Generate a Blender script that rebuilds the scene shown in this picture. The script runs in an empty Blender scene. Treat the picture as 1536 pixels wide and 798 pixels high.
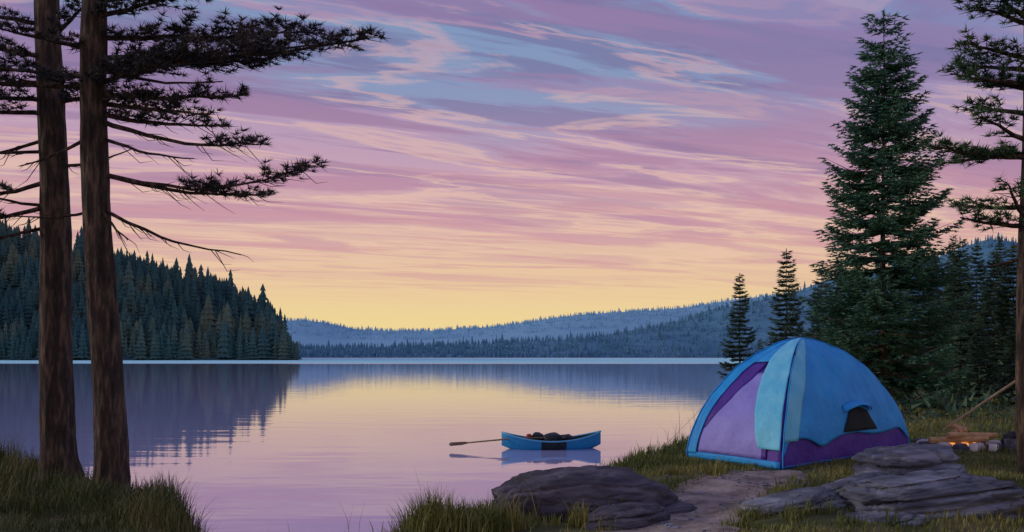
import bpy, math, random
import numpy as np
from mathutils import Vector, noise as mn
random.seed(3); np.random.seed(3)
R=np.random.RandomState(11)
scene=bpy.context.scene
# ---------------------------------------------------------------- helpers
def lin(c):
    return tuple(((x/255)/12.92 if x/255<=0.04045 else ((x/255+0.055)/1.055)**2.4) for x in c)+(1,)
def link(o):
    scene.collection.objects.link(o); return o
class MB:
    def __init__(s): s.v=[];s.f=[];s.m=[];s.n=0
    def add(s,v,f,mat=0):
        v=np.asarray(v,dtype=float).reshape(-1,3)
        s.v.append(v)
        for q in f: s.f.append(tuple(int(i)+s.n for i in q))
        s.m+= [mat]*len(f); s.n+=len(v)
    def tris(s,P,D,L,W,mat=0):
        P=np.asarray(P,float);D=np.asarray(D,float)
        n=len(P)
        if n==0:return
        D=D/np.linalg.norm(D,axis=1)[:,None]
        rr=R.normal(size=(n,3)); S=np.cross(D,rr); S/=np.linalg.norm(S,axis=1)[:,None]+1e-9
        L=np.broadcast_to(L,(n,))[:,None]; W=np.broadcast_to(W,(n,))[:,None]
        v=np.stack([P-S*W/2,P+S*W/2,P+D*L],1).reshape(-1,3)
        s.v.append(v); idx=np.arange(3*n).reshape(n,3)+s.n
        s.f+= [tuple(r) for r in idx.tolist()]; s.m+=[mat]*n; s.n+=3*n
    def tube(s,pts,rad,sides=6,mat=0,cap=True,rough=0.0):
        pts=[Vector(p) for p in pts]; n=len(pts); vs=[];fs=[]
        for i,p in enumerate(pts):
            d=(pts[min(i+1,n-1)]-pts[max(i-1,0)]).normalized()
            a=d.cross(Vector((0,1,0)) if abs(d.y)<.8 else Vector((1,0,0))).normalized(); b=d.cross(a)
            for k in range(sides):
                th=2*math.pi*k/sides
                r=rad[i]*(1+rough*mn.noise(Vector((math.cos(th)*2,math.sin(th)*2,i*.35))))
                vs.append(p+(a*math.cos(th)+b*math.sin(th))*r)
        for i in range(n-1):
            for k in range(sides):
                k2=(k+1)%sides
                fs.append((i*sides+k,i*sides+k2,(i+1)*sides+k2,(i+1)*sides+k))
        if cap:
            fs.append(tuple(range(sides))[::-1]); fs.append(tuple((n-1)*sides+k for k in range(sides)))
        s.add([tuple(v) for v in vs],fs,mat)
    def mesh(s,name,mats,smooth=False):
        me=bpy.data.meshes.new(name)
        v=np.concatenate(s.v); me.from_pydata(v.tolist(),[],s.f)
        for m in mats: me.materials.append(m)
        me.polygons.foreach_set("material_index",s.m)
        me.polygons.foreach_set("use_smooth",[smooth]*len(s.f))
        me.update(); return me
    def obj(s,name,mats,smooth=False,loc=(0,0,0),parent=None):
        o=link(bpy.data.objects.new(name,s.mesh(name,mats,smooth))); o.location=loc
        if parent: o.parent=parent
        return o
def empty(name,loc=(0,0,0)):
    e=bpy.data.objects.new(name,None); e.location=loc; e.empty_display_size=.2; return link(e)

def mat(name,c1,c2=None,scale=5,rough=.8,bump=0,bscale=None,stretch=(1,1,1),spec=.3,detail=6,lo=.35,hi=.65,c3=None,trans=0):
    m=bpy.data.materials.new(name); m.use_nodes=True; nt=m.node_tree; N=nt.nodes; Lk=nt.links
    b=N['Principled BSDF']; b.inputs['Roughness'].default_value=rough; b.inputs['Specular IOR Level'].default_value=spec
    b.inputs['Base Color'].default_value=tuple(c1)+(1,)
    tc=N.new('ShaderNodeNewGeometry'); mp=N.new('ShaderNodeMapping'); mp.inputs['Scale'].default_value=stretch
    Lk.new(tc.outputs['Position'],mp.inputs['Vector'])
    if c2:
        n=N.new('ShaderNodeTexNoise'); n.inputs['Scale'].default_value=scale; n.inputs['Detail'].default_value=detail; n.inputs['Roughness'].default_value=.62
        Lk.new(mp.outputs[0],n.inputs['Vector'])
        r=N.new('ShaderNodeValToRGB'); r.color_ramp.elements[0].position=lo; r.color_ramp.elements[1].position=hi
        r.color_ramp.elements[0].color=tuple(c1)+(1,); r.color_ramp.elements[1].color=tuple(c2)+(1,)
        if c3:
            e=r.color_ramp.elements.new((lo+hi)/2); e.color=tuple(c3)+(1,)
        Lk.new(n.outputs['Fac'],r.inputs[0]); Lk.new(r.outputs[0],b.inputs['Base Color'])
    if bump:
        n2=N.new('ShaderNodeTexNoise'); n2.inputs['Scale'].default_value=bscale or scale*3; n2.inputs['Detail'].default_value=8; n2.inputs['Roughness'].default_value=.65
        Lk.new(mp.outputs[0],n2.inputs['Vector'])
        bp=N.new('ShaderNodeBump'); bp.inputs['Strength'].default_value=1; bp.inputs['Distance'].default_value=bump
        Lk.new(n2.outputs['Fac'],bp.inputs['Height']); Lk.new(bp.outputs[0],b.inputs['Normal'])
    return m
M_bark=mat('pine_bark',(.028,.023,.018),(.19,.13,.085),scale=7,rough=.9,bump=.05,bscale=9,stretch=(2.2,2.2,.45),c3=(.066,.050,.038))
M_sbark=mat('spruce_bark',(.05,.04,.03),(.13,.10,.07),scale=8,rough=.9,stretch=(2,2,.5))
M_needle=mat('pine_needles',(.046,.046,.054),(.15,.11,.10),scale=2.5,rough=.7,c3=(.070,.078,.070))
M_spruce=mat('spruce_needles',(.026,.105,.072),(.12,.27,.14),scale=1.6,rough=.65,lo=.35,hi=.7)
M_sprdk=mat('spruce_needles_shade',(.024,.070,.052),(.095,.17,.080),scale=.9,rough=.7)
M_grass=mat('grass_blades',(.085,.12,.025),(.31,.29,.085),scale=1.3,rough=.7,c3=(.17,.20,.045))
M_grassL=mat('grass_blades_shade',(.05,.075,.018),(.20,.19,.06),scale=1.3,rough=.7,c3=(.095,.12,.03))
M_dry=mat('dry_stems',(.16,.11,.06),(.26,.19,.10),scale=6,rough=.8)
M_rock=mat('rock',(.065,.075,.095),(.34,.37,.43),scale=2.6,rough=.85,bump=.05,bscale=6,stretch=(.5,.9,4.5),c3=(.165,.185,.22))
M_rockd=mat('rock_dark',(.042,.041,.054),(.17,.165,.19),scale=3,rough=.8,bump=.04,bscale=8,stretch=(.6,1,2.5),c3=(.085,.082,.10))
M_path=mat('dirt',(.17,.14,.12),(.48,.41,.34),scale=4,rough=.95,bump=.03,bscale=22,c3=(.33,.275,.23))
# ---------------------------------------------------------------- terrain height
poly=np.array([(-90,-40),(-90,24),(-30,19),(-14,17),(-7.7,13.2),(-5.8,11.3),(-4.4,10.2),(-3.75,9.4),(-3.1,8.3),(-2.6,7.2),(-2.2,6.4),(-1.4,6.4),(-1.05,7.2),(-.45,8.2),(.3,9.1),
 (1.1,10.7),(1.9,12.2),(2.8,13.6),(3.7,15),(5.1,18),(8.1,30),(14.2,60),(18,68),(40,78),(300,110),(300,-40)],float)
def sdist(x,y):
    x=np.asarray(x,float);y=np.asarray(y,float)
    d=np.full(x.shape,1e9); ins=np.zeros(x.shape,bool); n=len(poly)
    for i in range(n):
        ax,ay=poly[i];bx,by=poly[(i+1)%n]
        ex,ey=bx-ax,by-ay; t=np.clip(((x-ax)*ex+(y-ay)*ey)/(ex*ex+ey*ey),0,1)
        d=np.minimum(d,np.hypot(x-ax-t*ex,y-ay-t*ey))
        c=((ay>y)!=(by>y))&(x<ex*(y-ay)/(ey if ey else 1e-9)+ax); ins^=c
    return np.where(ins,-d,d)
def sm(a,b,x):
    t=np.clip((x-a)/(b-a),0,1); return t*t*(3-2*t)
def height(x,y):
    x=np.asarray(x,float);y=np.asarray(y,float)
    d0=sdist(x,y); d=d0+.12*np.sin(x*3.1+y*1.7)*np.cos(y*2.3-x)+.05*np.sin(9*x+4*y)
    pl=1.1+.2*sm(0,2.4,x)+.035*np.sin(x*2.1+1)*np.sin(y*1.9)+.015*np.sin(x*7+y*5)
    tent=sm(3.2,1.8,np.hypot(x-3.8,y-11.5)); pl=pl*(1-tent)+1.3*tent
    pl=pl-.85*sm(18,40,y)*sm(9,0,-d0)+sm(7,40,x)*sm(12,50,y)*3.0*sm(1,12,-d0)
    return pl-(pl+2.0)*sm(-.35,2.4,d)
def hz(x,y): return float(height(np.array([x]),np.array([y]))[0])
def axis(a):
    return np.array(sorted(set(np.round(a,4))))
ax=axis(np.concatenate([np.linspace(-9,10,260),np.linspace(-30,-9,60),np.linspace(10,40,90),np.linspace(-3000,-30,40),np.linspace(40,3000,50)]))
ay=axis(np.concatenate([np.linspace(4,18,220),np.linspace(-10,4,40),np.linspace(18,90,140),np.linspace(-1500,-10,15),np.linspace(90,3500,60)]))
X,Y=np.meshgrid(ax,ay); Z=height(X,Y)
nx=len(ax); ny=len(ay)
v=np.stack([X,Y,Z],-1).reshape(-1,3)
f=[(j*nx+i,j*nx+i+1,(j+1)*nx+i+1,(j+1)*nx+i) for j in range(ny-1) for i in range(nx-1)]
M_ground=mat('ground_turf',(.050,.062,.018),(.18,.15,.07),scale=2.5,rough=.95,bump=.03,bscale=12,c3=(.095,.108,.033))
g=MB(); g.add(v,f); g.obj('ground',[M_ground],True)
# ---------------------------------------------------------------- path
pc=[(3.1,9.75,.42),(2.55,9.2,.5),(1.95,8.4,.5),(1.5,7.6,.5),(1.15,6.8,.55),(.8,5.5,.6),(.4,3,.7),(0,0,.7)]
def path_at(s):
    s=s*(len(pc)-1); i=min(int(s),len(pc)-2); t=s-i
    return [pc[i][k]*(1-t)+pc[i+1][k]*t for k in range(3)]
pts=[];ns,nw=160,14
for i in range(ns):
    s=i/(ns-1); a=path_at(max(0,s-.01)); b=path_at(min(1,s+.01)); c=path_at(s)
    dx,dy=b[0]-a[0],b[1]-a[1]; l=math.hypot(dx,dy); nxx,nyy=-dy/l,dx/l
    for k in range(nw):
        q=(k/(nw-1)*2-1); w=c[2]*(1+.35*mn.noise(Vector((s*30,3 if q>0 else 9,0))))
        w*= min(1,.25+s*9)
        x=c[0]+nxx*q*w; y=c[1]+nyy*q*w
        pts.append((x,y,hz(x,y)+.014*(1-abs(q)**6)+.001))
pm=MB(); pm.add(pts,[(i*nw+k,i*nw+k+1,(i+1)*nw+k+1,(i+1)*nw+k) for i in range(ns-1) for k in range(nw-1)])
pm.obj('dirt_path',[M_path],True)
pathpts=np.array([path_at(s) for s in np.linspace(0,1,200)])
b=MB()
for i in range(150):
    s=R.uniform(.02,.7); c=path_at(s); x=c[0]+R.normal()*.38; y=c[1]+R.normal()*.3; r=R.uniform(.008,.03)*(1.6 if R.uniform()>.93 else 1); z=hz(x,y)+.012
    vs=[];
    for j,(el_,rr_) in enumerate([(-.5,.8),(.1,1.0),(.6,.65)]):
        for k in range(6):
            th=k*1.047+j*.4; q=rr_*r*R.uniform(.75,1.2); vs.append((x+math.cos(th)*q,y+math.sin(th)*q,z+el_*r*.8))
    fs=[(j*6+k,j*6+(k+1)%6,(j+1)*6+(k+1)%6,(j+1)*6+k) for j in range(2) for k in range(6)]+[tuple(12+k for k in range(6))]
    b.add(vs,fs)
b.obj('pebbles',[M_rock])
# ---------------------------------------------------------------- water
wm=bpy.data.materials.new('lake_water'); wm.use_nodes=True; nt=wm.node_tree;N=nt.nodes;L=nt.links
N.clear(); wout=N.new('ShaderNodeOutputMaterial'); dif=N.new('ShaderNodeBsdfDiffuse'); gls=N.new('ShaderNodeBsdfGlossy'); wmx=N.new('ShaderNodeMixShader'); fr=N.new('ShaderNodeFresnel'); fr.inputs['IOR'].default_value=2.0
geo=N.new('ShaderNodeNewGeometry'); mp=N.new('ShaderNodeMapping'); mp.inputs['Scale'].default_value=(.30,1.2,1)
L.new(geo.outputs['Position'],mp.inputs['Vector'])
n1=N.new('ShaderNodeTexNoise'); n1.inputs['Scale'].default_value=.8; n1.inputs['Detail'].default_value=3
L.new(mp.outputs[0],n1.inputs['Vector'])
bp=N.new('ShaderNodeBump'); bp.inputs['Distance'].default_value=.008; bp.inputs['Strength'].default_value=1
L.new(n1.outputs['Fac'],bp.inputs['Height'])
for q in (gls,fr): L.new(bp.outputs[0],q.inputs['Normal'])
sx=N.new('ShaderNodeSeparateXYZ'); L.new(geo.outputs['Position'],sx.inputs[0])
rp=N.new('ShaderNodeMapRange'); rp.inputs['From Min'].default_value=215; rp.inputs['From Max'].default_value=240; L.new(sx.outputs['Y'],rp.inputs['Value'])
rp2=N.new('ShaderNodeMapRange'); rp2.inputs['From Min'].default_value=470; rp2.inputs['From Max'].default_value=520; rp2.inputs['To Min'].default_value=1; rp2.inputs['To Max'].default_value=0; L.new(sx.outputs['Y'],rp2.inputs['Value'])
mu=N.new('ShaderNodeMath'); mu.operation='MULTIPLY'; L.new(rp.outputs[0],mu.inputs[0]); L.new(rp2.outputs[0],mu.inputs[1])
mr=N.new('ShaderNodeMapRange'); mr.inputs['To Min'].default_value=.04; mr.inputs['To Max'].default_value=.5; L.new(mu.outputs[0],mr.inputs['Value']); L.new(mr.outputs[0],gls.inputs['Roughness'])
mx=N.new('ShaderNodeMix'); mx.data_type='RGBA'; mx.inputs['A'].default_value=(.42,.47,.72,1); mx.inputs['B'].default_value=(.50,1,1,1)  # pale cyan B paints the bright reflective strip of far water into the colour
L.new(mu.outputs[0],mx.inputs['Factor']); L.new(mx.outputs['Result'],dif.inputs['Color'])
gls.inputs['Color'].default_value=(1,.99,1,1)
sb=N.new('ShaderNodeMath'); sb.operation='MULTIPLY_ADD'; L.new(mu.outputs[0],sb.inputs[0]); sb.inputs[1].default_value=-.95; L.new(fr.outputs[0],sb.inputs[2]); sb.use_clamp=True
L.new(sb.outputs[0],wmx.inputs[0]); L.new(dif.outputs[0],wmx.inputs[1]); L.new(gls.outputs[0],wmx.inputs[2]); L.new(wmx.outputs[0],wout.inputs[0])
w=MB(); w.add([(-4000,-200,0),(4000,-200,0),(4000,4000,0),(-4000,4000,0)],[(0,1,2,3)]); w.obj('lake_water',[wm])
# ---------------------------------------------------------------- hills + distant forests
def conifer_template(tiers,pts,seed):
    rr=random.Random(seed); vs=[];fs=[]
    for t in range(tiers):
        a=t/tiers; z0=.06+a*.88; z1=min(1.0,z0+1.9/tiers*.75); r=.19*(1-a)**.85+.015
        c=len(vs); vs.append((0,0,z1))
        for k in range(pts*2):
            th=math.pi*k/pts+t; q=r*(1.0 if k%2 else .55)*rr.uniform(.75,1.2)
            vs.append((math.cos(th)*q,math.sin(th)*q,z0-(.03 if k%2 else 0)*rr.random()))
        for k in range(pts*2): fs.append((c,c+1+k,c+1+(k+1)%(pts*2)))
    return np.array(vs),np.array(fs)
def forest(name,xs,ys,zs,hs,tmpl,mats):
    b=MB();V=[];F=[];n=0
    for i in range(len(xs)):
        tv,tf=tmpl[i%len(tmpl)]; th=R.uniform(0,6.28); c,s=math.cos(th),math.sin(th); h=hs[i]; wd=R.uniform(.75,1.35)
        q=np.stack([(tv[:,0]*c-tv[:,1]*s)*h*wd+xs[i],(tv[:,0]*s+tv[:,1]*c)*h*wd+ys[i],tv[:,2]*h+zs[i]],1)
        V.append(q);F.append(tf+n);n+=len(q)
    b.v=[np.concatenate(V)]; b.f=[tuple(r) for r in np.concatenate(F).tolist()]; b.m=[0]*len(b.f); b.n=n
    return b.obj(name,mats)
def heightmesh(name,fn,x0,x1,nx,y0,y1,ny,m):
    X,Y=np.meshgrid(np.linspace(x0,x1,nx),np.linspace(y0,y1,ny)); Z=fn(X,Y)
    b=MB(); b.add(np.stack([X,Y,Z],-1).reshape(-1,3),[(j*nx+i,j*nx+i+1,(j+1)*nx+i+1,(j+1)*nx+i) for j in range(ny-1) for i in range(nx-1)])
    return b.obj(name,[m],True)
T7=[conifer_template(8,6,s) for s in range(5)]; T3=[conifer_template(4,4,s) for s in range(4)]
def wob(x,y,s): return np.sin(x*s+1.3)*np.cos(y*s*1.3+.4)+.5*np.sin(x*s*2.7+y*s)
def hL(x,y):
    e=-75-x-.30*(y-335)            # distance in from the point of the headland, which falls back behind itself
    d=np.maximum(0,e-4); Hh=17*(1-np.exp(-d/12))+.25*d
    sh=332+6*np.sin(x*.05)
    return -1.5+1.9*sm(0,4,y-sh)*sm(0,6,e)+(Hh+.5*sm(0,8,e))*sm(0,80,y-sh)*(1+.05*wob(x,y,.06))
M_hL=mat('forest_floor_left_haze',(.035,.11,.125),(.055,.14,.145),scale=.05,rough=1)  # bluish floor colour has distance haze painted in
M_fL=mat('forest_left_haze',(.034,.112,.128),(.145,.190,.120),scale=.035,rough=.9,c3=(.058,.147,.140))  # aerial haze over the left trees is painted into this teal base colour
heightmesh('hillside',hL,-520,-66,160,325,560,70,M_hL)
n=3400; xs=R.uniform(-430,-77,n); ys=333+6*np.sin(xs*.05)+R.uniform(0,1,n)**1.3*125; zs=hL(xs,ys)
e=-75-xs-.30*(ys-335); k=(e>2)&(zs>.2); xs,ys,zs,e=xs[k],ys[k],zs[k],e[k]; n=len(xs)
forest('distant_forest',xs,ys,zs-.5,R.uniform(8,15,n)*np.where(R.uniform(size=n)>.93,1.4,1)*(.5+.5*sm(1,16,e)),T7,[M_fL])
fx=[-900,-500,-300,-174,-72,41,103,159,187,260,356,433,900,1400]; fh=[30,14,4,5,8,12,20,31,38,54,80,96,130,150]
def hF(x,y): return -1.5+(np.interp(x,fx,fh)+1.5)*sm(700,800,y+8*np.sin(x*.03))*(1+.06*wob(x,y,.03))+1.5*sm(700,712,y+8*np.sin(x*.03))
M_hF=mat('far_forest_haze',(.095,.265,.385),(.135,.325,.45),scale=.02,rough=1,stretch=(1,1,1))  # blue base colour paints distance haze onto hill and trees
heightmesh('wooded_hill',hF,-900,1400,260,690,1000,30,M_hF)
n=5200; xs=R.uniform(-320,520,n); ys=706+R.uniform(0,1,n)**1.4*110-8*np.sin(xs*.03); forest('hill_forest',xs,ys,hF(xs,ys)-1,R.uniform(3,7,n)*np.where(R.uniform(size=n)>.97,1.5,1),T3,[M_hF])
bx=[-1600,-700,-300,-232,-125,-27,70,178,276,373,600,1000,1800]; bh=[90,70,50,36,36,42,58,64,72,86,110,140,160]
def hB(x,y): return -1.5+(np.interp(x,bx,bh)+1.5)*sm(1150,1320,y)*(1+.03*wob(x,y,.012))
M_hB=mat('farthest_forest_haze',(.26,.56,.72),(.30,.60,.76),scale=.01,rough=1)  # palest blue: heavier aerial haze painted into the base colour
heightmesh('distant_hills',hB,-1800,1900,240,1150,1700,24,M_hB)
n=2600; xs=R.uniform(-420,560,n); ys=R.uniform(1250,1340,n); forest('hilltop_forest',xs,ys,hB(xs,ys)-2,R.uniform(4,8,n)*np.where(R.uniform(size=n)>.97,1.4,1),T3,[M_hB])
# ---------------------------------------------------------------- spruce trees
def spruce_mesh(name,H,Rd,seed,nwh=42,per=8,step=.085,mats=None,tl=.10,tw=.034,low=.06,droop=-.18,ex=.7,jit=.055):
    rr=random.Random(seed); b=MB()
    b.tube([(0.02*math.sin(i),0.02*math.cos(i*1.7),H*i/10) for i in range(11)],[max(.008,.0105*H*(1-i/10.3)) for i in range(11)],8,0)
    P=[];D=[];Ls=[]
    for i in range(nwh):
        t=low+(1-low)*(i/nwh)**.92
        for k in range(per if t<.9 else 6):
            L=Rd*((1-t)**ex)*rr.uniform(.62,1.14)+.05
            if rr.random()<.08: L*=.5
            az=rr.uniform(0,6.283); z0=t*H+rr.uniform(-jit,jit*.6)
            sl=droop*(1-t)+.30*t+rr.uniform(-.08,.08)+(.35 if t>.93 else 0)
            dx,dy=math.cos(az),math.sin(az)
            bp=lambda s:(dx*L*s,dy*L*s,z0+L*(sl*s+.16*s*s-.10*math.sin(3.14*s)))
            b.tube([bp(0),bp(.5),bp(1)],[.012*L+.004,.008*L+.003,.002],3,0,False)
            s=.12
            while s<1.0:
                p=bp(s); l=(.42*L*(1-s)**.8*min(1,s*3)+.10)*rr.uniform(.7,1.15)
                for sd in (-1,1):
                    a2=az+sd*rr.uniform(.6,1.05); ex_,ey=math.cos(a2),math.sin(a2); m=max(2,int(l/.055))
                    dz=rr.uniform(-.30,.0)
                    for q in range(m):
                        u=(q+rr.random())/m*l
                        for s2 in (-1,1):
                            a3=a2+s2*rr.uniform(.2,.9)
                            P.append((p[0]+ex_*u,p[1]+ey*u,p[2]+dz*u)); D.append((math.cos(a3),math.sin(a3),rr.uniform(-.40,.32))); Ls.append(tl*rr.uniform(.7,1.3))
                s+=step/L
            P.append(bp(.95)); D.append((dx,dy,.2)); Ls.append(tl*1.5)
    b.tris(P,D,np.array(Ls),tw,1)
    n=60; zz=np.linspace(H-.55,H,n); P=np.stack([zz*0,zz*0,zz],1); D=R.normal(size=(n,3)); D[:,2]=np.abs(D[:,2])+.8; b.tris(P,D,.10,.03,1)
    return b.mesh(name,mats or [M_sbark,M_spruce])
big=spruce_mesh('spruce_tree',10.0,2.2,5,nwh=31,per=12,step=.095,tl=.13,tw=.045,ex=.62,jit=.04)
o=link(bpy.data.objects.new('spruce_tree',big)); o.location=(9.22,22,hz(9.22,22)-.1)
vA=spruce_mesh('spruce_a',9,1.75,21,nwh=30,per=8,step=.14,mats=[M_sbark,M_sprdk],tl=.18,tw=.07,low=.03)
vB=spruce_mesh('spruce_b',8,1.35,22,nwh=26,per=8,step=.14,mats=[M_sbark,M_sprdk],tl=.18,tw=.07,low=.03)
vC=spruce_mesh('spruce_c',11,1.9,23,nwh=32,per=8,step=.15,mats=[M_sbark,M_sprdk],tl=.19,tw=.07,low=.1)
def put(me,x,y,h,H0,wd=1):
    o=link(bpy.data.objects.new('spruce_tree',me)); z=hz(x,y); o.location=(x,y,z-.1); k=h/H0; o.scale=(k*wd,k*wd,k); o.rotation_euler=(0,0,R.uniform(0,6.28)); return o
put(vB,15.4,60,7.6,8,1.05); put(vB,17.8,57.5,8.5,8,1.1)
for (u,y,vt,me,H0,wd) in [(1232,45,400,vA,9,1.1),(1262,36,392,vA,9,1.2),(1290,50,380,vC,11,1.1),(1225,40,470,vB,8,1.2),(1200,48,480,vA,9,1.2),(1165,52,500,vB,8,1.2),(1140,56,505,vB,8,1.1),
  (1375,34,410,vA,9,1.2),(1400,46,370,vC,11,1),(1440,30,352,vA,9,1.0),(1465,42,360,vB,8,1),(1490,34,372,vC,11,1.1),(1520,30,360,vA,9,1.1),(1550,26,340,vC,11,1),(1345,30,470,vB,8,1.3),(1310,29,440,vA,9,1.2),
  (1415,26,480,vB,8,1.3),(1470,25,470,vA,9,1.3),(1530,22,440,vB,8,1.3),(1250,30,500,vB,8,1.3),(1590,28,300,vC,11,1),(1650,32,300,vA,9,1),(1430,60,350,vC,11,1),(1350,64,385,vC,11,1),(1500,66,352,vC,11,1),(1260,66,425,vA,9,1)]:
    x=(u-768)/1330*y; zt=2.6+(530-vt)/1330*y; put(me,x,y,zt-hz(x,y),H0,wd)
# undergrowth
b=MB(); n=20000; xs=R.uniform(4.5,40,n); ys=R.uniform(16.5,62,n); k=(xs/ys>.26)&(sdist(xs,ys)<-.2)
xs,ys=xs[k],ys[k]; hh=np.array([max(0,.25+1.1*mn.noise(Vector((x*.5,y*.5,0)))) for x,y in zip(xs,ys)])
zs=height(xs,ys)+R.uniform(0,1,len(xs))*hh; D=R.normal(size=(len(xs),3)); D[:,2]=np.abs(D[:,2])*1.1
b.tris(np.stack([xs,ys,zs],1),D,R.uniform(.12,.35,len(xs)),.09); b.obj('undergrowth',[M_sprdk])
# ---------------------------------------------------------------- pine trees (near left / right edge)
def pine_bough(b,st,en,f0,wid,seed,sag=.1,thick=.028,needle=True,twigs=False,dens=1.0,nm=1):
    rr=random.Random(seed); st=Vector(st);en=Vector(en); d=en-st; L=d.length; dn=d.normalized(); side=dn.cross(Vector((0,0,1))).normalized()
    def bp(s):
        p=st+d*s; p.z+= -sag*math.sin(math.pi*min(1,s*1.0))*L*.5+.03*mn.noise(Vector((s*5,seed,0)))*L*.6
        return p+side*(.05*L*mn.noise(Vector((s*4,seed+9,3))))
    b.tube([bp(i/9) for i in range(10)],[thick*(1-.85*i/9)+.003 for i in range(10)],5,0,False)
    P=[];D=[];LL=[]
    s=f0
    if needle:
        while s<1.01:
            for sd in (-1,1):
                q=(s-f0)/(1-f0+1e-6); env=wid*(.45+.75*math.sin(math.pi*min(1,.12+q*.88)))*rr.uniform(.35,1.15)
                a=rr.uniform(.5,1.1); dr=(dn*math.cos(a)+side*sd*math.sin(a)); dr.z=rr.uniform(-.08,.28); p0=bp(min(1,s))
                if rr.random()<.08 or mn.noise(Vector((s*L*2.6,seed*1.7,sd*2.0)))<-.18: 
                    continue
                p1=p0+dr*env; b.tube([p0,p1],[.006,.002],3,0,False)
                m=max(2,int(env/.06))
                for j in range(m):
                    t=(j+.6)/m
                    if t<.25 and rr.random()<.6: continue
                    c=p0+dr*env*t+Vector((0,0,rr.uniform(-.01,.06)))
                    for _ in range(int(18*dens)):
                        P.append(c); w=Vector((rr.gauss(0,1),rr.gauss(0,1),rr.gauss(.3,.45))); w=w.normalized()+dr*.6; D.append(w); LL.append(rr.uniform(.05,.11))
            s+=.062/L
    if twigs:
        for j in range(int(L*9)):
            s=rr.uniform(.12,.98); p=bp(s); sd=rr.choice((-1,1)); l=rr.uniform(.1,.42)
            p1=p+(dn*.7+side*sd*rr.uniform(.1,.7)+Vector((0,0,rr.uniform(-.75,.25))))*l*.6; p2=p1+(dn*.8+Vector((0,0,rr.uniform(-.5,.35))))*l*.5
            b.tube([p,p1,p2],[.006,.004,.0015],3,0,False)
    if P: b.tris([tuple(p) for p in P],[tuple(x) for x in D],np.array(LL),.013,nm)
def pine(name,base,H,r0,lean,boughs,seed,flare=1.0,mats=None,upper=True,ur=2.2):
    b=MB(); x0,y0=base; z0=hz(x0,y0)-.15; rr=random.Random(seed)
    cx=lambda h:x0+lean*h+.03*math.sin(h*1.1+seed); cy=lambda h:y0+.03*math.cos(h*.8)
    sides=28; vs=[];fs=[]
    hs2=np.concatenate([np.linspace(0,1,14),np.linspace(1.12,H,70)])
    for h in hs2:
        rad=max(.02,r0*(1-.62*h/H)); fl=flare*r0*1.0*math.exp(-h/.22)
        for k in range(sides):
            th=6.2832*k/sides; lob=.5+.5*math.cos(th*5+seed)
            r=rad+fl*(.25+.9*lob)+rad*.13*mn.noise(Vector((math.cos(th)*3.2,math.sin(th)*3.2,h*1.3+seed)))+rad*.06*mn.noise(Vector((math.cos(th)*9,math.sin(th)*9,h*5)))
            vs.append((cx(h)+math.cos(th)*r,cy(h)+math.sin(th)*r,z0+h))
    nr=len(hs2)
    for i in range(nr-1):
        for k in range(sides):
            k2=(k+1)%sides; fs.append((i*sides+k,i*sides+k2,(i+1)*sides+k2,(i+1)*sides+k))
    b.add(vs,fs,0)
    for i,bo in enumerate(boughs):
        zs,en,f0,wid,kw=bo; h=zs-z0
        pine_bough(b,(cx(h),cy(h),zs),en,f0,wid,seed*50+i,**kw)
    if upper:
        h=7.2-z0
        while h<H-.2:
            a=rr.uniform(0,6.28); l=ur*(1-(h/H)**2*.6)*rr.uniform(.6,1)
            st=(cx(h),cy(h),z0+h); pine_bough(b,st,(st[0]+math.cos(a)*l,st[1]+math.sin(a)*l,st[2]+rr.uniform(0,.5)),.25,.4,seed*90+int(h*10),dens=.6)
            h+=.40
    o=b.obj(name,mats or [M_bark,M_needle])
    return o
BR=dict(needle=False,twigs=True,thick=.02)
pine('pine_tree',(-4.25,9.35),12.5,.165,-.030,[
 (5.58,(-1.45,9.0,5.80),.05,.42,dict(sag=.03,thick=.035)),
 (5.92,(-2.15,9.5,6.04),.05,.42,dict(sag=.02)),
 (5.70,(-1.9,9.3,5.84),.10,.44,dict(sag=.02)),
 (5.60,(-2.5,9.2,5.66),.05,.40,dict(sag=.02)),
 (6.30,(-2.9,9.3,6.46),.0,.36,dict(sag=.0)),
 (6.12,(-3.1,8.8,6.22),.0,.36,dict(sag=.0)),
 (5.32,(-2.72,9.1,5.26),.10,.29,dict(sag=.04)),
 (5.12,(-2.98,9.3,4.98),.10,.27,dict(sag=.05,twigs=True)),
 (5.25,(-3.2,9.4,5.14),.05,.30,dict(sag=.04)),
 (5.42,(-3.5,8.8,5.46),.0,.34,dict(sag=.0)),
 (5.08,(-2.6,9.1,4.74),.66,.22,dict(sag=.12,twigs=True)),
 (4.50,(-2.0,9.0,4.50),.38,.31,dict(sag=.16,twigs=True,thick=.022)),
 (4.50,(-2.55,9.2,4.24),.50,.25,dict(sag=.08,twigs=True)),
 (4.14,(-2.75,9.0,3.60),.5,.2,BR),
 (4.9,(-3.3,9.2,4.62),.5,.2,BR),
 (4.2,(-3.9,9.0,3.75),.5,.2,BR),
 (5.6,(-3.0,9.2,5.42),.5,.2,BR),
 (5.5,(-5.5,9.0,5.52),.0,.38,dict(sag=.0)),
 (5.4,(-5.3,9.2,5.38),.0,.36,dict(sag=.0)),
 (5.8,(-5.4,9.2,5.98),.0,.34,dict(sag=.0)),
 (4.1,(-5.3,9.3,4.05),.5,.2,dict(needle=False,twigs=True,thick=.015)),
 (4.9,(-5.0,9.0,4.5),.5,.2,BR)],7,flare=.55)
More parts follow.
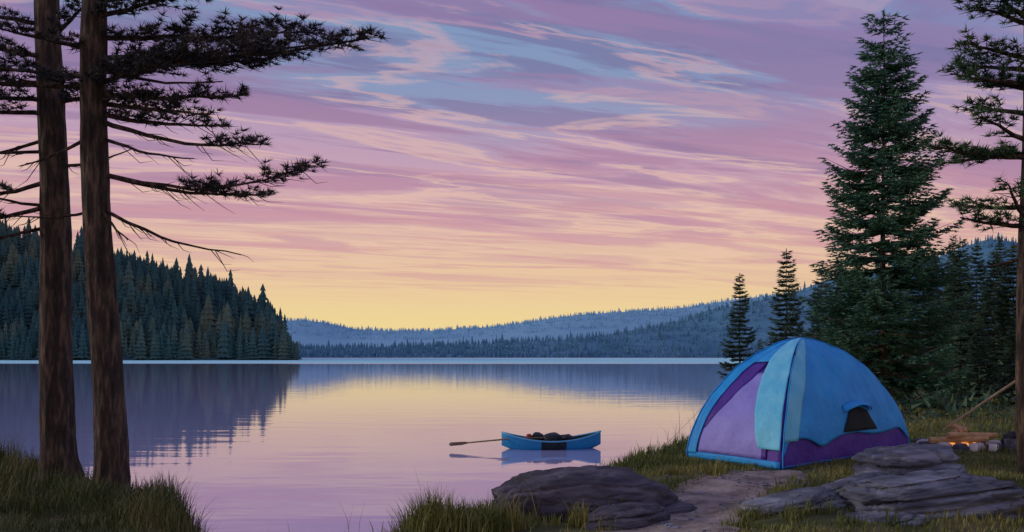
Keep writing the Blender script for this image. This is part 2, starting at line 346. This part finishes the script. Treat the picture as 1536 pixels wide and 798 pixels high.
pine('pine_tree',(-5.22,10.25),13,.185,-.024,[
 (5.72,(-7.0,10.0,5.66),.1,.45,dict(sag=.0)),
 (6.4,(-6.9,9.9,6.55),.1,.45,dict(sag=.0)),
 (6.2,(-4.5,9.7,6.55),.1,.36,dict(sag=.0)),
 (5.5,(-3.9,9.8,5.50),.1,.36,dict(sag=.0)),
 (6.0,(-6.6,9.3,6.05),.1,.42,dict(sag=.0)),
 (5.5,(-6.8,9.5,5.48),.1,.42,dict(sag=.0)),
 (5.35,(-6.8,9.6,5.30),.15,.40,dict(sag=.0)),
 (4.6,(-6.5,10,4.28),.35,.32,dict(sag=.05,twigs=True)),
 (4.3,(-6.4,9.8,4.02),.4,.32,dict(sag=.05,twigs=True)),
 (5.1,(-6.6,10,4.75),.5,.2,BR),(4.95,(-6.7,9.9,4.95),.5,.2,BR),(4.3,(-6.3,10,4.5),.5,.2,BR),(4.75,(-4.3,10,4.9),.5,.2,BR),(4.1,(-6.6,9.6,3.75),.5,.2,BR)],4,flare=1.0)
M_pg=mat('pine_needles_green',(.030,.090,.052),(.14,.25,.095),scale=2,rough=.7)
pine('pine_tree',(5.30,9.1),11,.085,-.004,[
 (3.9,(4.55,9.0,3.98),.1,.30,dict(sag=.05)),(4.1,(4.7,9.3,4.15),.1,.30,dict(sag=.05)),(3.95,(4.9,8.8,4.3),.1,.26,dict(sag=.05)),
 (4.6,(4.36,9.1,4.72),.15,.32,dict(sag=.05)),(4.75,(4.65,8.8,4.95),.1,.26,dict(sag=0)),(4.65,(4.6,9.4,4.62),.1,.28,dict(sag=0)),
 (5.3,(4.45,9.0,5.44),.1,.34,dict(sag=.0)),(5.5,(4.7,9.3,5.62),.1,.32,dict(sag=.0)),(5.05,(4.75,9.2,5.15),.1,.26,dict(sag=.0)),(5.35,(4.55,8.7,5.3),.1,.3,dict(sag=.0)),(5.6,(4.6,9.0,5.75),.1,.3,dict(sag=.0)),
 (5.95,(4.75,9.0,6.12),.1,.34,dict(sag=0)),(6.2,(4.7,9.3,6.42),.1,.34,dict(sag=0)),(6.0,(4.6,8.8,6.3),.1,.34,dict(sag=0)),(4.3,(6.2,9.1,4.5),.2,.3,dict()),(5.2,(6.3,9.3,5.4),.2,.3,dict()),(3.6,(4.9,9.2,3.5),.5,.2,BR)],9,flare=.5,mats=[M_bark,M_pg],ur=1.0)
# ---------------------------------------------------------------- rocks
rocks=[]
def rock(name,c,dims,rot=(0,0,0),seed=0,strata=.0,m=M_rock,sub=6,power=.7):
    import bmesh
    bm=bmesh.new(); bmesh.ops.create_icosphere(bm,subdivisions=sub,radius=1)
    o=Vector((seed*3.7,seed*1.3,seed*2.1))
    for v in bm.verts:
        p=v.co.copy(); q=Vector([math.copysign(abs(a)**power,a) for a in p])
        n1=mn.fractal(p*1.1+o,.8,2.2,4); n2=mn.noise(p*4+o); n3=1-abs(mn.noise(Vector((p.x*2.2,p.y*2.2,p.z*3))+o))*2
        q*=1+.17*n1+.03*n2-.05*max(0,n3-.82)/.18
        if strata:
            zz=q.z*strata+.30*mn.noise(Vector((p.x*1.2,p.y*1.2,seed))); fl=math.floor(zz); fr=zz-fl
            e=min(fr,1-fr); k=1-.14*max(0,1-e/.16); q.x*=k; q.y*=k
            q.x+=.10*mn.noise(Vector((fl*3.1,seed,1))); q.y+=.22*mn.noise(Vector((fl*5.3,seed,7)))+.08*fl
        v.co=Vector((q.x*dims[0]/2,q.y*dims[1]/2,q.z*dims[2]/2))
    me=bpy.data.meshes.new(name); bm.to_mesh(me); bm.free()
    for p in me.polygons: p.use_smooth=True
    me.materials.append(m); ob=link(bpy.data.objects.new(name,me)); ob.location=c; ob.rotation_euler=rot
    rocks.append((c[0],c[1],dims[0]/2,dims[1]/2,rot[2])); return ob
rock('boulder',(.60,8.15,1.22),(1.72,1.0,.62),(0,-.02,.05),2,0,M_rockd,power=.85)
rock('rock',(.98,7.42,1.17),(.74,.46,.34),(0,-.14,.12),5,2.0,M_rockd,power=.8)
rock('rock',(.25,7.18,1.04),(1.0,.4,.14),(0,0,.0),8,0,M_rock)
rock('rock',(1.45,7.9,1.16),(.45,.35,.2),(0,-.1,.2),9,0,M_rockd)
rock('rock',(1.75,9.35,1.2),(.9,.4,.12),(0,0,.3),19,0,M_rock)
rock('boulder',(3.83,8.55,1.38),(1.04,.8,.66),(0,-.05,.05),12,2.0,M_rock,power=.75)
rock('rock',(3.26,8.15,1.27),(.70,.55,.40),(0,-.16,.1),14,3.0,M_rock,power=.7)
rock('rock_slab',(3.42,7.30,1.29),(1.40,.85,.56),(0,-.12,.06),15,3.2,M_rock,power=.6)
rock('rock_slab',(2.35,7.45,1.20),(.86,.6,.40),(0,-.22,.1),16,3.2,M_rock,power=.6)
rock('rock_slab',(2.85,7.75,1.27),(.7,.5,.36),(0,-.22,.15),17,3.2,M_rock,power=.6)
rock('rock_slab',(2.75,6.95,1.16),(1.0,.5,.34),(0,-.18,.05),18,3,M_rock,power=.6)
rock('rock',(1.95,7.0,1.10),(.5,.35,.14),(0,-.1,.1),21,0,M_rock)
# ---------------------------------------------------------------- grass
def grass(name,n,x0,x1,y0,y1,hmin,hmax,w,m,pred=None,tufts=None):
    if tufts is None:
        xs=R.uniform(x0,x1,n); ys=R.uniform(y0,y1,n)
    else:
        xs=[];ys=[]
        for (tx,ty,tr,k) in tufts:
            xs.append(R.normal(tx,tr,k)); ys.append(R.normal(ty,tr,k))
        xs=np.concatenate(xs);ys=np.concatenate(ys)
    d=sdist(xs,ys); k=d<.35
    pd=np.min(np.hypot(xs[:,None]-pathpts[None,:,0],ys[:,None]-pathpts[None,:,1])-pathpts[None,:,2],axis=1)
    k&=pd>R.uniform(-.25,.05,len(xs))
    for (cx,cy,a,bb,rz) in rocks:
        c,s=math.cos(-rz),math.sin(-rz); u=(xs-cx)*c-(ys-cy)*s; v=(xs-cx)*s+(ys-cy)*c
        k&=(u/a)**2+(v/bb)**2>.85
    if pred is not None: k&=pred(xs,ys)
    xs,ys=xs[k],ys[k]; n=len(xs); zs=height(xs,ys)-.01
    patch=np.array([.55+.9*max(0,mn.noise(Vector((x*1.4,y*1.4,4)))+.35) for x,y in zip(xs,ys)])
    h=R.uniform(hmin,hmax,n)*patch; a=R.uniform(0,6.283,n); ln=R.uniform(.1,.7,n)
    W=w*R.uniform(.6,1.3,n)
    sx,sy=np.cos(a+1.57)*W/2,np.sin(a+1.57)*W/2
    mx_,my_=xs+np.cos(a)*h*ln*.35,ys+np.sin(a)*h*ln*.35; tx,ty=xs+np.cos(a)*h*ln,ys+np.sin(a)*h*ln
    v=np.stack([np.stack([xs-sx,ys-sy,zs],1),np.stack([xs+sx,ys+sy,zs],1),np.stack([mx_+sx*.7,my_+sy*.7,zs+h*.6],1),np.stack([mx_-sx*.7,my_-sy*.7,zs+h*.6],1),np.stack([tx,ty,zs+h*(1-.2*ln)],1)],1).reshape(-1,3)
    b=MB(); i=np.arange(n)*5
    b.v=[v]; b.f=[(j,j+1,j+2,j+3) for j in i.tolist()]+[(j+3,j+2,j+4) for j in i.tolist()]; b.m=[0]*len(b.f)
    return b.obj(name,[m])
nt_=lambda x,y:~((np.abs((x-3.78)*.757+(y-11.52)*.653)<1.55)&(np.abs(-(x-3.78)*.653+(y-11.52)*.757)<.72))
grass('grass',90000,-1.5,7.5,6.2,15.5,.04,.10,.010,M_grass,nt_)
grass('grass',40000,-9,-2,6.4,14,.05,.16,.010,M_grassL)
grass('grass',16000,5,14,12,26,.05,.14,.018,M_grass)
tl=[]
for (x,y) in [(-.95,7.5),(-.75,7.7),(-.55,7.9),(-.3,7.6),(-.6,7.4),(-.9,7.2),(-.35,8.0),(-.1,7.3)]: tl.append((x,y,.13,420))
for (x,y) in [(-1.85,6.55),(-1.7,6.5),(-2.0,6.6),(-1.78,6.7)]: tl.append((x,y,.07,220))
grass('tall_grass',0,0,0,0,0,.12,.42,.010,M_grass,nt_,tufts=tl)
tl=[]
for (x,y) in [(-3.1,8.2),(-2.9,7.7),(-3.4,8.7),(-3.7,9.1),(-3.3,7.8),(-3.9,8.6),(-4.4,8.9),(-5.0,9.6),(-5.8,10.8),(-6.5,11.5),(-4.8,8.4),(-5.6,9.2),(-6.3,10.0),(-7.0,12)]: tl.append((x,y,.22,420))
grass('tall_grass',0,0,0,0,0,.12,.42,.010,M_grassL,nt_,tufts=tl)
tl=[]
for (x,y) in [(1.4,11.0),(1.8,11.8),(2.2,12.4),(2.6,13.1),(1.2,10.4),(2.0,11.3),(1.6,10.6),(2.4,12.0)]: tl.append((x,y,.22,330))
for (cx,cy,a,bb,rz) in rocks[:12]:
    for q in range(7):
        th=R.uniform(0,6.28); tl.append((cx+math.cos(th)*a*1.08,cy+math.sin(th)*bb*1.08,.05,45))
grass('bank_grass',0,0,0,0,0,.06,.20,.010,M_grass,nt_,tufts=tl)
tl=[(-.7,7.6,.2,14),(-1.3,6.6,.15,6),(-1.9,6.6,.1,5),(-3.3,8.3,.3,14),(2.3,12.6,.3,22),(-.3,7.9,.15,10)]
grass('dry_grass_stems',0,0,0,0,0,.35,.6,.006,M_dry,None,tufts=tl)
# ---------------------------------------------------------------- tent
tent=empty('dome_tent',(3.775,11.525,1.3)); TC=Vector((3.775,11.525,0))
A=Vector((2.2,11.1,0))-TC;B=Vector((3.0,9.9,0))-TC;C=Vector((5.35,11.95,0))-TC;Dd=Vector((4.55,13.15,0))-TC
corn=[A,B,C,Dd]; HT=1.47; PW=1.7
def tsurf(fi,a,h,off=0):
    h=min(.9999,max(0,h)); r=(1-h**PW)**(1/PW)
    c0,c1=corn[fi],corn[(fi+1)%4]; e=c0.lerp(c1,a); bul=1+.05*math.sin(math.pi*a)*math.sin(math.pi*min(1,h*1.1)) - .03*math.sin(math.pi*a)
    p=Vector((e.x*r*bul,e.y*r*bul,h*HT))
    nrm=((c0+c1)*.5).normalized(); nn=(nrm*(.3+r)+Vector((0,0,1))*(.15+h*h)).normalized()
    w=.016*mn.noise(Vector((p.x*3,p.y*3,p.z*4)))+.010*mn.noise(Vector((p.x*9,p.y*9,p.z*3)))
    return p+nn*(off+w)
def fabric(name,c,c2,rough=.55):
    return mat(name,c,c2,scale=3,rough=rough,bump=.03,bscale=4,spec=.35)
M_blue=fabric('fly_blue',(.010,.32,.80),(.022,.43,.92)); M_cyan=fabric('fly_blue_lit',(.12,.64,.92),(.22,.76,.97)); M_navy=fabric('fly_trim',(.015,.13,.42),(.02,.16,.5))  # the light cyan is the blue fly with ridge light painted in
M_lav=fabric('door_lavender',(.25,.24,.70),(.33,.32,.82)); M_pur=fabric('tent_purple',(.070,.025,.30),(.10,.04,.38)); M_mesh=mat('window_mesh',(.01,.018,.02),(.02,.03,.032),scale=30)
def patch(name,fi,fn,nu,nv,off,m):
    b=MB(); vs=[]
    for j in range(nv+1):
        for i in range(nu+1):
            a,h=fn(i/nu,j/nv); vs.append(tuple(tsurf(fi,a,h,off(i/nu,j/nv) if callable(off) else off)))
    b.add(vs,[(j*(nu+1)+i,j*(nu+1)+i+1,(j+1)*(nu+1)+i+1,(j+1)*(nu+1)+i) for j in range(nv) for i in range(nu)])
    o=b.obj(name,[m],True,parent=tent); s=o.modifiers.new('s','SOLIDIFY'); s.thickness=.004; return o
hb=lambda v:math.sin(v*math.pi/2)**1.2
for fi in range(4): patch('tent_body',fi,lambda u,v:(u,hb(v)*.985),24,30,0,M_pur)
for fi in (2,3): patch('rainfly',fi,lambda u,v:(u,.05+.95*hb(v)),24,30,.022,M_blue)
def flyBC(u,v):
    h0=.20+.015*math.sin(u*15)-.05*math.exp(-((u-.28)/.07)**2) - .10*math.exp(-((1-u)/.04)**2)-.12*math.exp(-(u/.03)**2)
    return (u,h0+(1-h0)*hb(v))
patch('rainfly',1,flyBC,60,36,.022,M_blue)
patch('rainfly_ridge_lit',1,lambda u,v:(u*(.10+.10*v),(.2+.80*v)*1.0 if v<1 else 1),8,30,.030,M_cyan)  # lighter strip paints the lit fold beside the ridge
patch('rainfly_hood',0,lambda u,v:((.80-.38*v)+(1-(.80-.38*v))*u,.14+.86*hb(v)),16,34,lambda u,v:.028+.05*(1-u)*(1-v),M_cyan)  # hood strip in the painted-lit fly colour
patch('rainfly_hood',0,lambda u,v:(u*(.10+.34*v*v),.04+.96*hb(v)),10,34,.026,M_blue)
patch('rainfly_hood',0,lambda u,v:(u,.80+.2*hb(v)),16,12,.024,M_blue)
patch('door',0,lambda u,v:(.10+.74*u,.06+.66*v),14,24,.008,M_lav)
patch('door_trim',0,lambda u,v:(.10+(.03+.38*v)*u,.26+.54*v),8,20,.014,M_pur)
patch('door_trim',0,lambda u,v:(.80+.05*u,.06+.45*v),3,16,.014,M_pur)
patch('door_sill',0,lambda u,v:(u,.0+.055*v),16,3,.020,M_blue)
patch('tent_hem',1,lambda u,v:(u,.0+.022*v),40,2,.012,M_navy)
patch('window',1,lambda u,v:(.45+.28*u+(.04-.08*u)*v*1.4,.225+(.16+.04*math.sin(math.pi*u))*v),14,8,.034,M_mesh)
patch('window_flap',1,lambda u,v:(.46+.26*u,.385+.04*math.sin(math.pi*u)+.05*v),14,5,lambda u,v:.034+.10*(1-v)*math.sin(math.pi*min(1,max(0,u)))**.5,M_blue)
b=MB()
for fi in range(4):
    b.tube([tsurf(fi,0,hb(i/24),.030) for i in range(25)],[.008]*25,6)
b.obj('pole_sleeves',[M_blue],True,parent=tent)
b=MB()
for (fi,a,h,ox,oy) in [(1,.98,.5,.9,.1),(0,.05,.5,-.75,-.1)]:
    p=tsurf(fi,a,h,.04); q=Vector((p.x+ox,p.y+oy,0.0)); q.z=hz(q.x+TC.x,q.y+TC.y)-1.3+.02
    b.tube([p,q],[.0022,.0022],4); b.tube([q+Vector((0,0,.06)),q-Vector((0,0,.05))],[.006,.004],5)
b.obj('guy_ropes',[mat('rope',(.35,.33,.28))],parent=tent)
# ---------------------------------------------------------------- rowing boat
boat=empty('rowing_boat',(1.08,24.3,0)); boat.rotation_euler=(0,0,math.radians(6))
M_hull=mat('boat_paint',(.008,.25,.48),(.015,.33,.58),scale=4,rough=.35,spec=.5); M_dark=mat('boat_dark',(.010,.022,.028),(.03,.045,.05),scale=6,rough=.6)
M_hl=mat('boat_rail',(.12,.50,.70),(.18,.58,.78),scale=4,rough=.4); M_wood=mat('oar_wood',(.20,.13,.07),(.32,.22,.12),scale=8,rough=.6); M_red=mat('boat_bag_red',(.30,.05,.04),(.4,.08,.05),scale=8)
Lh=1.37; ns=33; nc=13
def sec(s,c,ins=0):
    bm_=.46*(1-abs(s)**2.6)**.75*(1)+.05*(1-abs(s)); bm_=max(.012,bm_-ins)
    top=.21+.23*abs(s)**2.0; bot=-.12+.22*abs(s)**3.2+ins; a=(c*2-1)
    yy=bm_*math.copysign(abs(math.sin(a*math.pi/2))**.75,a); zz=bot+(top-bot)*(abs(a)**2.6)
    return (s*Lh,yy,zz)
def hullmesh(ins): 
    return [sec(-1+2*i/(ns-1),j/(nc-1),ins) for i in range(ns) for j in range(nc)]
qf=[(i*nc+j,i*nc+j+1,(i+1)*nc+j+1,(i+1)*nc+j) for i in range(ns-1) for j in range(nc-1)]
hb_=MB(); 
mid=[q for q in qf if abs((q[0]//nc)-(ns-1)/2+.5)<4]; oth=[q for q in qf if q not in mid]
V=hullmesh(0); hb_.add(V,oth,0); hb_.add(V,mid,1); hb_.add(hullmesh(.03),[q[::-1] for q in qf],1)
hb_.obj('hull',[M_hull,M_dark],True,parent=boat)
rl=MB()
for sd in (0,1):
    rl.tube([Vector(sec(-1+2*i/32,sd,.012))+Vector((0,0,.012)) for i in range(33)],[.022]*33,6)
rl.obj('gunwale',[M_hl],True,parent=boat)
th=MB()
for xx in (-.7,.0,.7):
    hw=.40 if xx==0 else .33; v=[(xx+dx,dy,dz) for dx in (-.1,.1) for dy in (-hw,hw) for dz in (.15,.18)]
    th.add(v,[(0,1,3,2),(4,6,7,5),(0,4,5,1),(2,3,7,6),(0,2,6,4),(1,5,7,3)])
th.obj('thwarts',[M_wood],parent=boat)
def lump(name,c,d,m,par,seed,sub=3):
    import bmesh
    bm=bmesh.new(); bmesh.ops.create_icosphere(bm,subdivisions=sub,radius=1)
    for v in bm.verts:
        q=Vector([math.copysign(abs(a)**.75,a) for a in v.co])*(1+.18*mn.noise(v.co*2+Vector((seed,0,0)))); v.co=Vector((q.x*d[0]/2,q.y*d[1]/2,q.z*d[2]/2))
    me=bpy.data.meshes.new(name); bm.to_mesh(me); bm.free(); me.materials.append(m)
    for p in me.polygons:p.use_smooth=True
    o=link(bpy.data.objects.new(name,me)); o.location=c; o.parent=par; return o
lump('duffel_bag',(.02,-.12,.26),(.55,.55,.34),M_dark,boat,1); lump('dry_bag',(-.38,.05,.24),(.34,.34,.38),M_dark,boat,4); lump('small_bag',(-.62,-.02,.32),(.16,.2,.16),M_red,boat,6); lump('folded_tarp',(.42,-.02,.24),(.4,.5,.28),M_dark,boat,8)
b=MB(); b.tube([(.35,-.30,.32),(-1.0,-.18,.30),(-2.35,-.1,.18)],[.022,.022,.020],8)
b.tube([(-2.3,-.1,.185),(-2.45,-.1,.17),(-2.75,-.1,.15),(-2.8,-.1,.145)],[.022,.045,.05,.03],8)
b.obj('oar',[M_wood],True,parent=boat)
# ---------------------------------------------------------------- campfire
cf=empty('campfire_ring',(6.15,12.2,hz(6.15,12.2)))
M_pale=mat('fire_stone_pale',(.42,.38,.33),(.62,.58,.52),scale=6,rough=.9); M_tan=mat('firewood',(.42,.24,.10),(.62,.40,.20),scale=10,rough=.8); M_char=mat('charcoal',(.01,.01,.01),(.05,.045,.04),scale=12)
for i in range(13):
    a=i/13*6.283; rr_=.42+.04*math.sin(i*3); lump('stone_%d'%(i+1),(math.cos(a)*rr_*1.15,math.sin(a)*rr_,.05),(.20,.16,.15),[M_pale,M_rock,M_pale,M_rockd][i%4],cf,i*2,3)
lump('ash_bed',(0,0,.0),(.75,.6,.08),M_char,cf,31)
b=MB()
for i in range(9):
    a=i*.7; b.tube([(math.cos(a)*.33,math.sin(a)*.28,.04),(-math.cos(a)*.10,-math.sin(a)*.1,.24+.012*i)],[.035,.03],8)
b.tube([(-.5,-.2,.14),(.25,-.28,.17)],[.045,.04],8); b.tube([(-.3,-.3,.22),(.45,-.12,.2)],[.04,.035],8)
b.obj('firewood',[M_tan],False,parent=cf)
fm=bpy.data.materials.new('ember'); fm.use_nodes=True; pb=fm.node_tree.nodes['Principled BSDF']; pb.inputs['Base Color'].default_value=(.5,.18,.04,1); pb.inputs['Emission Color'].default_value=(1,.38,.07,1); pb.inputs['Emission Strength'].default_value=.9
for i,(x,y,s) in enumerate([(-.22,-.2,.12),(-.05,-.25,.10),(-.12,-.08,.13),(.1,-.2,.09)]): lump('ember_%d'%(i+1),(x,y,.08),(s,s,s*.7),fm,cf,60+i,2)
b=MB(); g0=hz(7.9,12.5)
b.tube([(5.9,12.15,1.55),(6.6,12.2,2.0),(7.3,12.3,2.42),(8.1,12.5,2.86)],[.014,.018,.02,.022],7)
b.tube([(7.85,12.45,g0-.1),(7.9,12.5,2.0),(7.93,12.5,2.7)],[.03,.026,.022],7); b.tube([(7.9,12.5,2.6),(7.78,12.5,2.85)],[.018,.014],6)
b.obj('roasting_stick',[mat('stick_wood',(.28,.21,.12),(.42,.33,.2),scale=9)])
lump('log',(6.95,12.1,hz(6.95,12.1)+.1),(.5,.26,.24),M_char,None,44,4)
# enamel mugs and a cooking pot standing by the ring
def vessel(name,loc,r,h,m,handle=True):
    b=MB(); n=20; vs=[];fs=[]; prof=[(.0,0.004),(r*.92,.0),(r,.02),(r,h),(r-.006,h),(r-.008,.02),(0.0,.012)]
    for (q,z) in prof:
        for k in range(n): th=6.2832*k/n; vs.append((math.cos(th)*max(q,.001),math.sin(th)*max(q,.001),z))
    for j in range(len(prof)-1):
        for k in range(n): k2=(k+1)%n; fs.append((j*n+k,j*n+k2,(j+1)*n+k2,(j+1)*n+k))
    b.add(vs,fs)
    if handle: b.tube([(r*.98,0,h*.8),(r*1.45,0,h*.75),(r*1.5,0,h*.4),(r*.98,0,h*.25)],[.005]*4,6)
    return b.obj(name,[m],True,loc=loc)
M_en=mat('white_enamel',(.62,.60,.55),(.70,.68,.62),scale=6,rough=.35); M_pot=mat('sooty_metal',(.05,.05,.055),(.16,.16,.17),scale=9,rough=.45)
for (x,y) in [(6.05,11.62),(6.28,11.58)]: vessel('enamel_mug',(x,y,hz(x,y)+.01),.05,.10,M_en)
x,y=6.62,11.68; vessel('cooking_pot',(x,y,hz(x,y)+.01),.12,.17,M_pot)
# ---------------------------------------------------------------- world
W=bpy.data.worlds.new('World'); scene.world=W; W.use_nodes=True; nt=W.node_tree;N=nt.nodes;L=nt.links; N.clear()
try:
    W.cycles.sampling_method='MANUAL'; W.cycles.sample_map_resolution=256
except Exception: pass
def nd(t,**k):
    n=N.new(t)
    for a,bv in k.items(): setattr(n,a,bv)
    return n
def mth(op,a,b=None,clamp=False):
    n=nd('ShaderNodeMath',operation=op,use_clamp=clamp)
    for i,x in enumerate((a,b)):
        if x is None: continue
        if isinstance(x,(int,float)): n.inputs[i].default_value=x
        else: L.new(x,n.inputs[i])
    return n.outputs[0]
def mixc(f,a,b):
    n=nd('ShaderNodeMix',data_type='RGBA')
    if isinstance(f,(int,float)): n.inputs['Factor'].default_value=f
    else: L.new(f,n.inputs['Factor'])
    for k,x in (('A',a),('B',b)):
        if isinstance(x,tuple): n.inputs[k].default_value=x
        else: L.new(x,n.inputs[k])
    return n.outputs['Result']
def mrange(x,a,b,c=0,d=1,smooth=True):
    n=nd('ShaderNodeMapRange',interpolation_type='SMOOTHSTEP' if smooth else 'LINEAR'); L.new(x,n.inputs['Value'])
    if a>b: a,b,c,d=b,a,d,c
    for k,v in (('From Min',a),('From Max',b),('To Min',c),('To Max',d)): n.inputs[k].default_value=v
    return n.outputs['Result']
tc=nd('ShaderNodeTexCoord'); sp=nd('ShaderNodeSeparateXYZ'); L.new(tc.outputs['Generated'],sp.inputs[0])
x,y,z=sp.outputs; zc=mth('MAXIMUM',z,0.0); zd=mth('ADD',zc,.05)
px_=mth('DIVIDE',x,zd); py_=mth('DIVIDE',y,zd)
cb=nd('ShaderNodeCombineXYZ'); L.new(px_,cb.inputs[0]); L.new(py_,cb.inputs[1])
grad=nd('ShaderNodeValToRGB'); cr=grad.color_ramp
stops=[(0,(243,219,150)),(.035,(242,215,153)),(.085,(237,202,162)),(.14,(224,184,173)),(.20,(202,164,184)),(.28,(168,150,188)),(.36,(136,146,190)),(.7,(112,134,186)),(1,(96,120,176))]
cr.elements[0].position=0; cr.elements[0].color=lin(stops[0][1]); cr.elements[1].position=1; cr.elements[1].color=lin(stops[-1][1])
for p,c in stops[1:-1]: e=cr.elements.new(p); e.color=lin(c)
L.new(zc,grad.inputs[0]); col=grad.outputs[0]
def cloudnoise(rot,sc,loc,scale,detail,rough,dist):
    m0=nd('ShaderNodeMapping'); m0.inputs['Rotation'].default_value=(0,0,rot); L.new(cb.outputs[0],m0.inputs['Vector'])
    m=nd('ShaderNodeMapping'); m.inputs['Scale'].default_value=sc; m.inputs['Location'].default_value=loc
    L.new(m0.outputs[0],m.inputs['Vector']); n=nd('ShaderNodeTexNoise'); n.inputs['Scale'].default_value=scale; n.inputs['Detail'].default_value=detail; n.inputs['Roughness'].default_value=rough; n.inputs['Distortion'].default_value=dist
    L.new(m.outputs[0],n.inputs['Vector']); return n.outputs['Fac']
nA=cloudnoise(-.36,(.40,1.4,1),(3.1,1.7,0),1.25,7,.58,.6)
nB=cloudnoise(-.30,(.34,1.9,1),(9.1,4.7,2),2.1,6,.58,.4)
nC=cloudnoise(-.3,(.5,1.0,1),(2.3,6.7,5),.9,4,.5,.4)
nD=cloudnoise(-.42,(.38,2.0,1),(5.3,2.2,7),1.7,6,.58,.5)
blue=mth('MULTIPLY',mrange(nC,.47,.59),mrange(z,.19,.29)); col=mixc(mth('MULTIPLY',blue,.72),col,lin((126,156,192)))
hi=mrange(z,.05,.17); bodyc=mixc(mrange(z,.10,.34),lin((204,148,168)),lin((138,118,162)))
mA=mth('MULTIPLY',mrange(nA,.48,.56),hi); col=mixc(mth('MULTIPLY',mA,.82),col,bodyc)
mD=mth('MULTIPLY',mrange(nD,.50,.57),mrange(z,.10,.22)); col=mixc(mth('MULTIPLY',mD,.62),col,mixc(mrange(z,.12,.34),lin((174,132,164)),lin((114,110,156))))
rim=mth('MULTIPLY',mth('MULTIPLY',mrange(nA,.425,.462),mrange(nA,.492,.466)),mrange(z,.05,.12)); col=mixc(mth('MULTIPLY',rim,.55),col,mixc(mrange(z,.15,.36),lin((240,200,176)),lin((206,168,182))))
mB=mth('MULTIPLY',mrange(nB,.52,.59),mrange(z,.05,.10)); col=mixc(mth('MULTIPLY',mB,.52),col,mixc(mrange(z,.10,.33),lin((212,156,162)),lin((160,128,172))))
rt=mth('MULTIPLY',mrange(mth('DIVIDE',x,mth('MAXIMUM',y,.05)),.0,.6),mrange(z,.12,.36)); col=mixc(mth('MULTIPLY',rt,.45),col,lin((118,128,180)))
sky=nd('ShaderNodeTexSky',sky_type='NISHITA'); sky.sun_disc=False; sky.sun_elevation=math.radians(14); sky.sun_rotation=math.radians(-80); 
bg1=nd('ShaderNodeBackground'); L.new(col,bg1.inputs[0]); bg1.inputs[1].default_value=.96
bg2=nd('ShaderNodeBackground'); L.new(sky.outputs[0],bg2.inputs[0]); bg2.inputs[1].default_value=.0015
ad=nd('ShaderNodeAddShader'); L.new(bg1.outputs[0],ad.inputs[0]); L.new(bg2.outputs[0],ad.inputs[1]); out=nd('ShaderNodeOutputWorld'); L.new(ad.outputs[0],out.inputs[0])
# sun: low, from the left
sl=bpy.data.lights.new('sun','SUN'); sl.energy=1.1; sl.angle=math.radians(5); sl.color=(1,.87,.76)
so=link(bpy.data.objects.new('sun',sl)); az=math.radians(-80); el=math.radians(14)
so.rotation_euler=Vector((math.sin(az)*math.cos(el),math.cos(az)*math.cos(el),math.sin(el))).to_track_quat('Z','Y').to_euler()
# ---------------------------------------------------------------- camera
cd=bpy.data.cameras.new('camera'); co=link(bpy.data.objects.new('camera',cd)); co.location=(0,0,2.6); co.rotation_euler=(math.pi/2,0,0)
cd.sensor_width=36; cd.lens=36*1330/1536; cd.shift_y=(530-399)/1536; cd.clip_end=8000; cd.clip_start=.1
scene.camera=co
scene.view_settings.view_transform='Standard'; scene.view_settings.look='None'; scene.view_settings.exposure=0
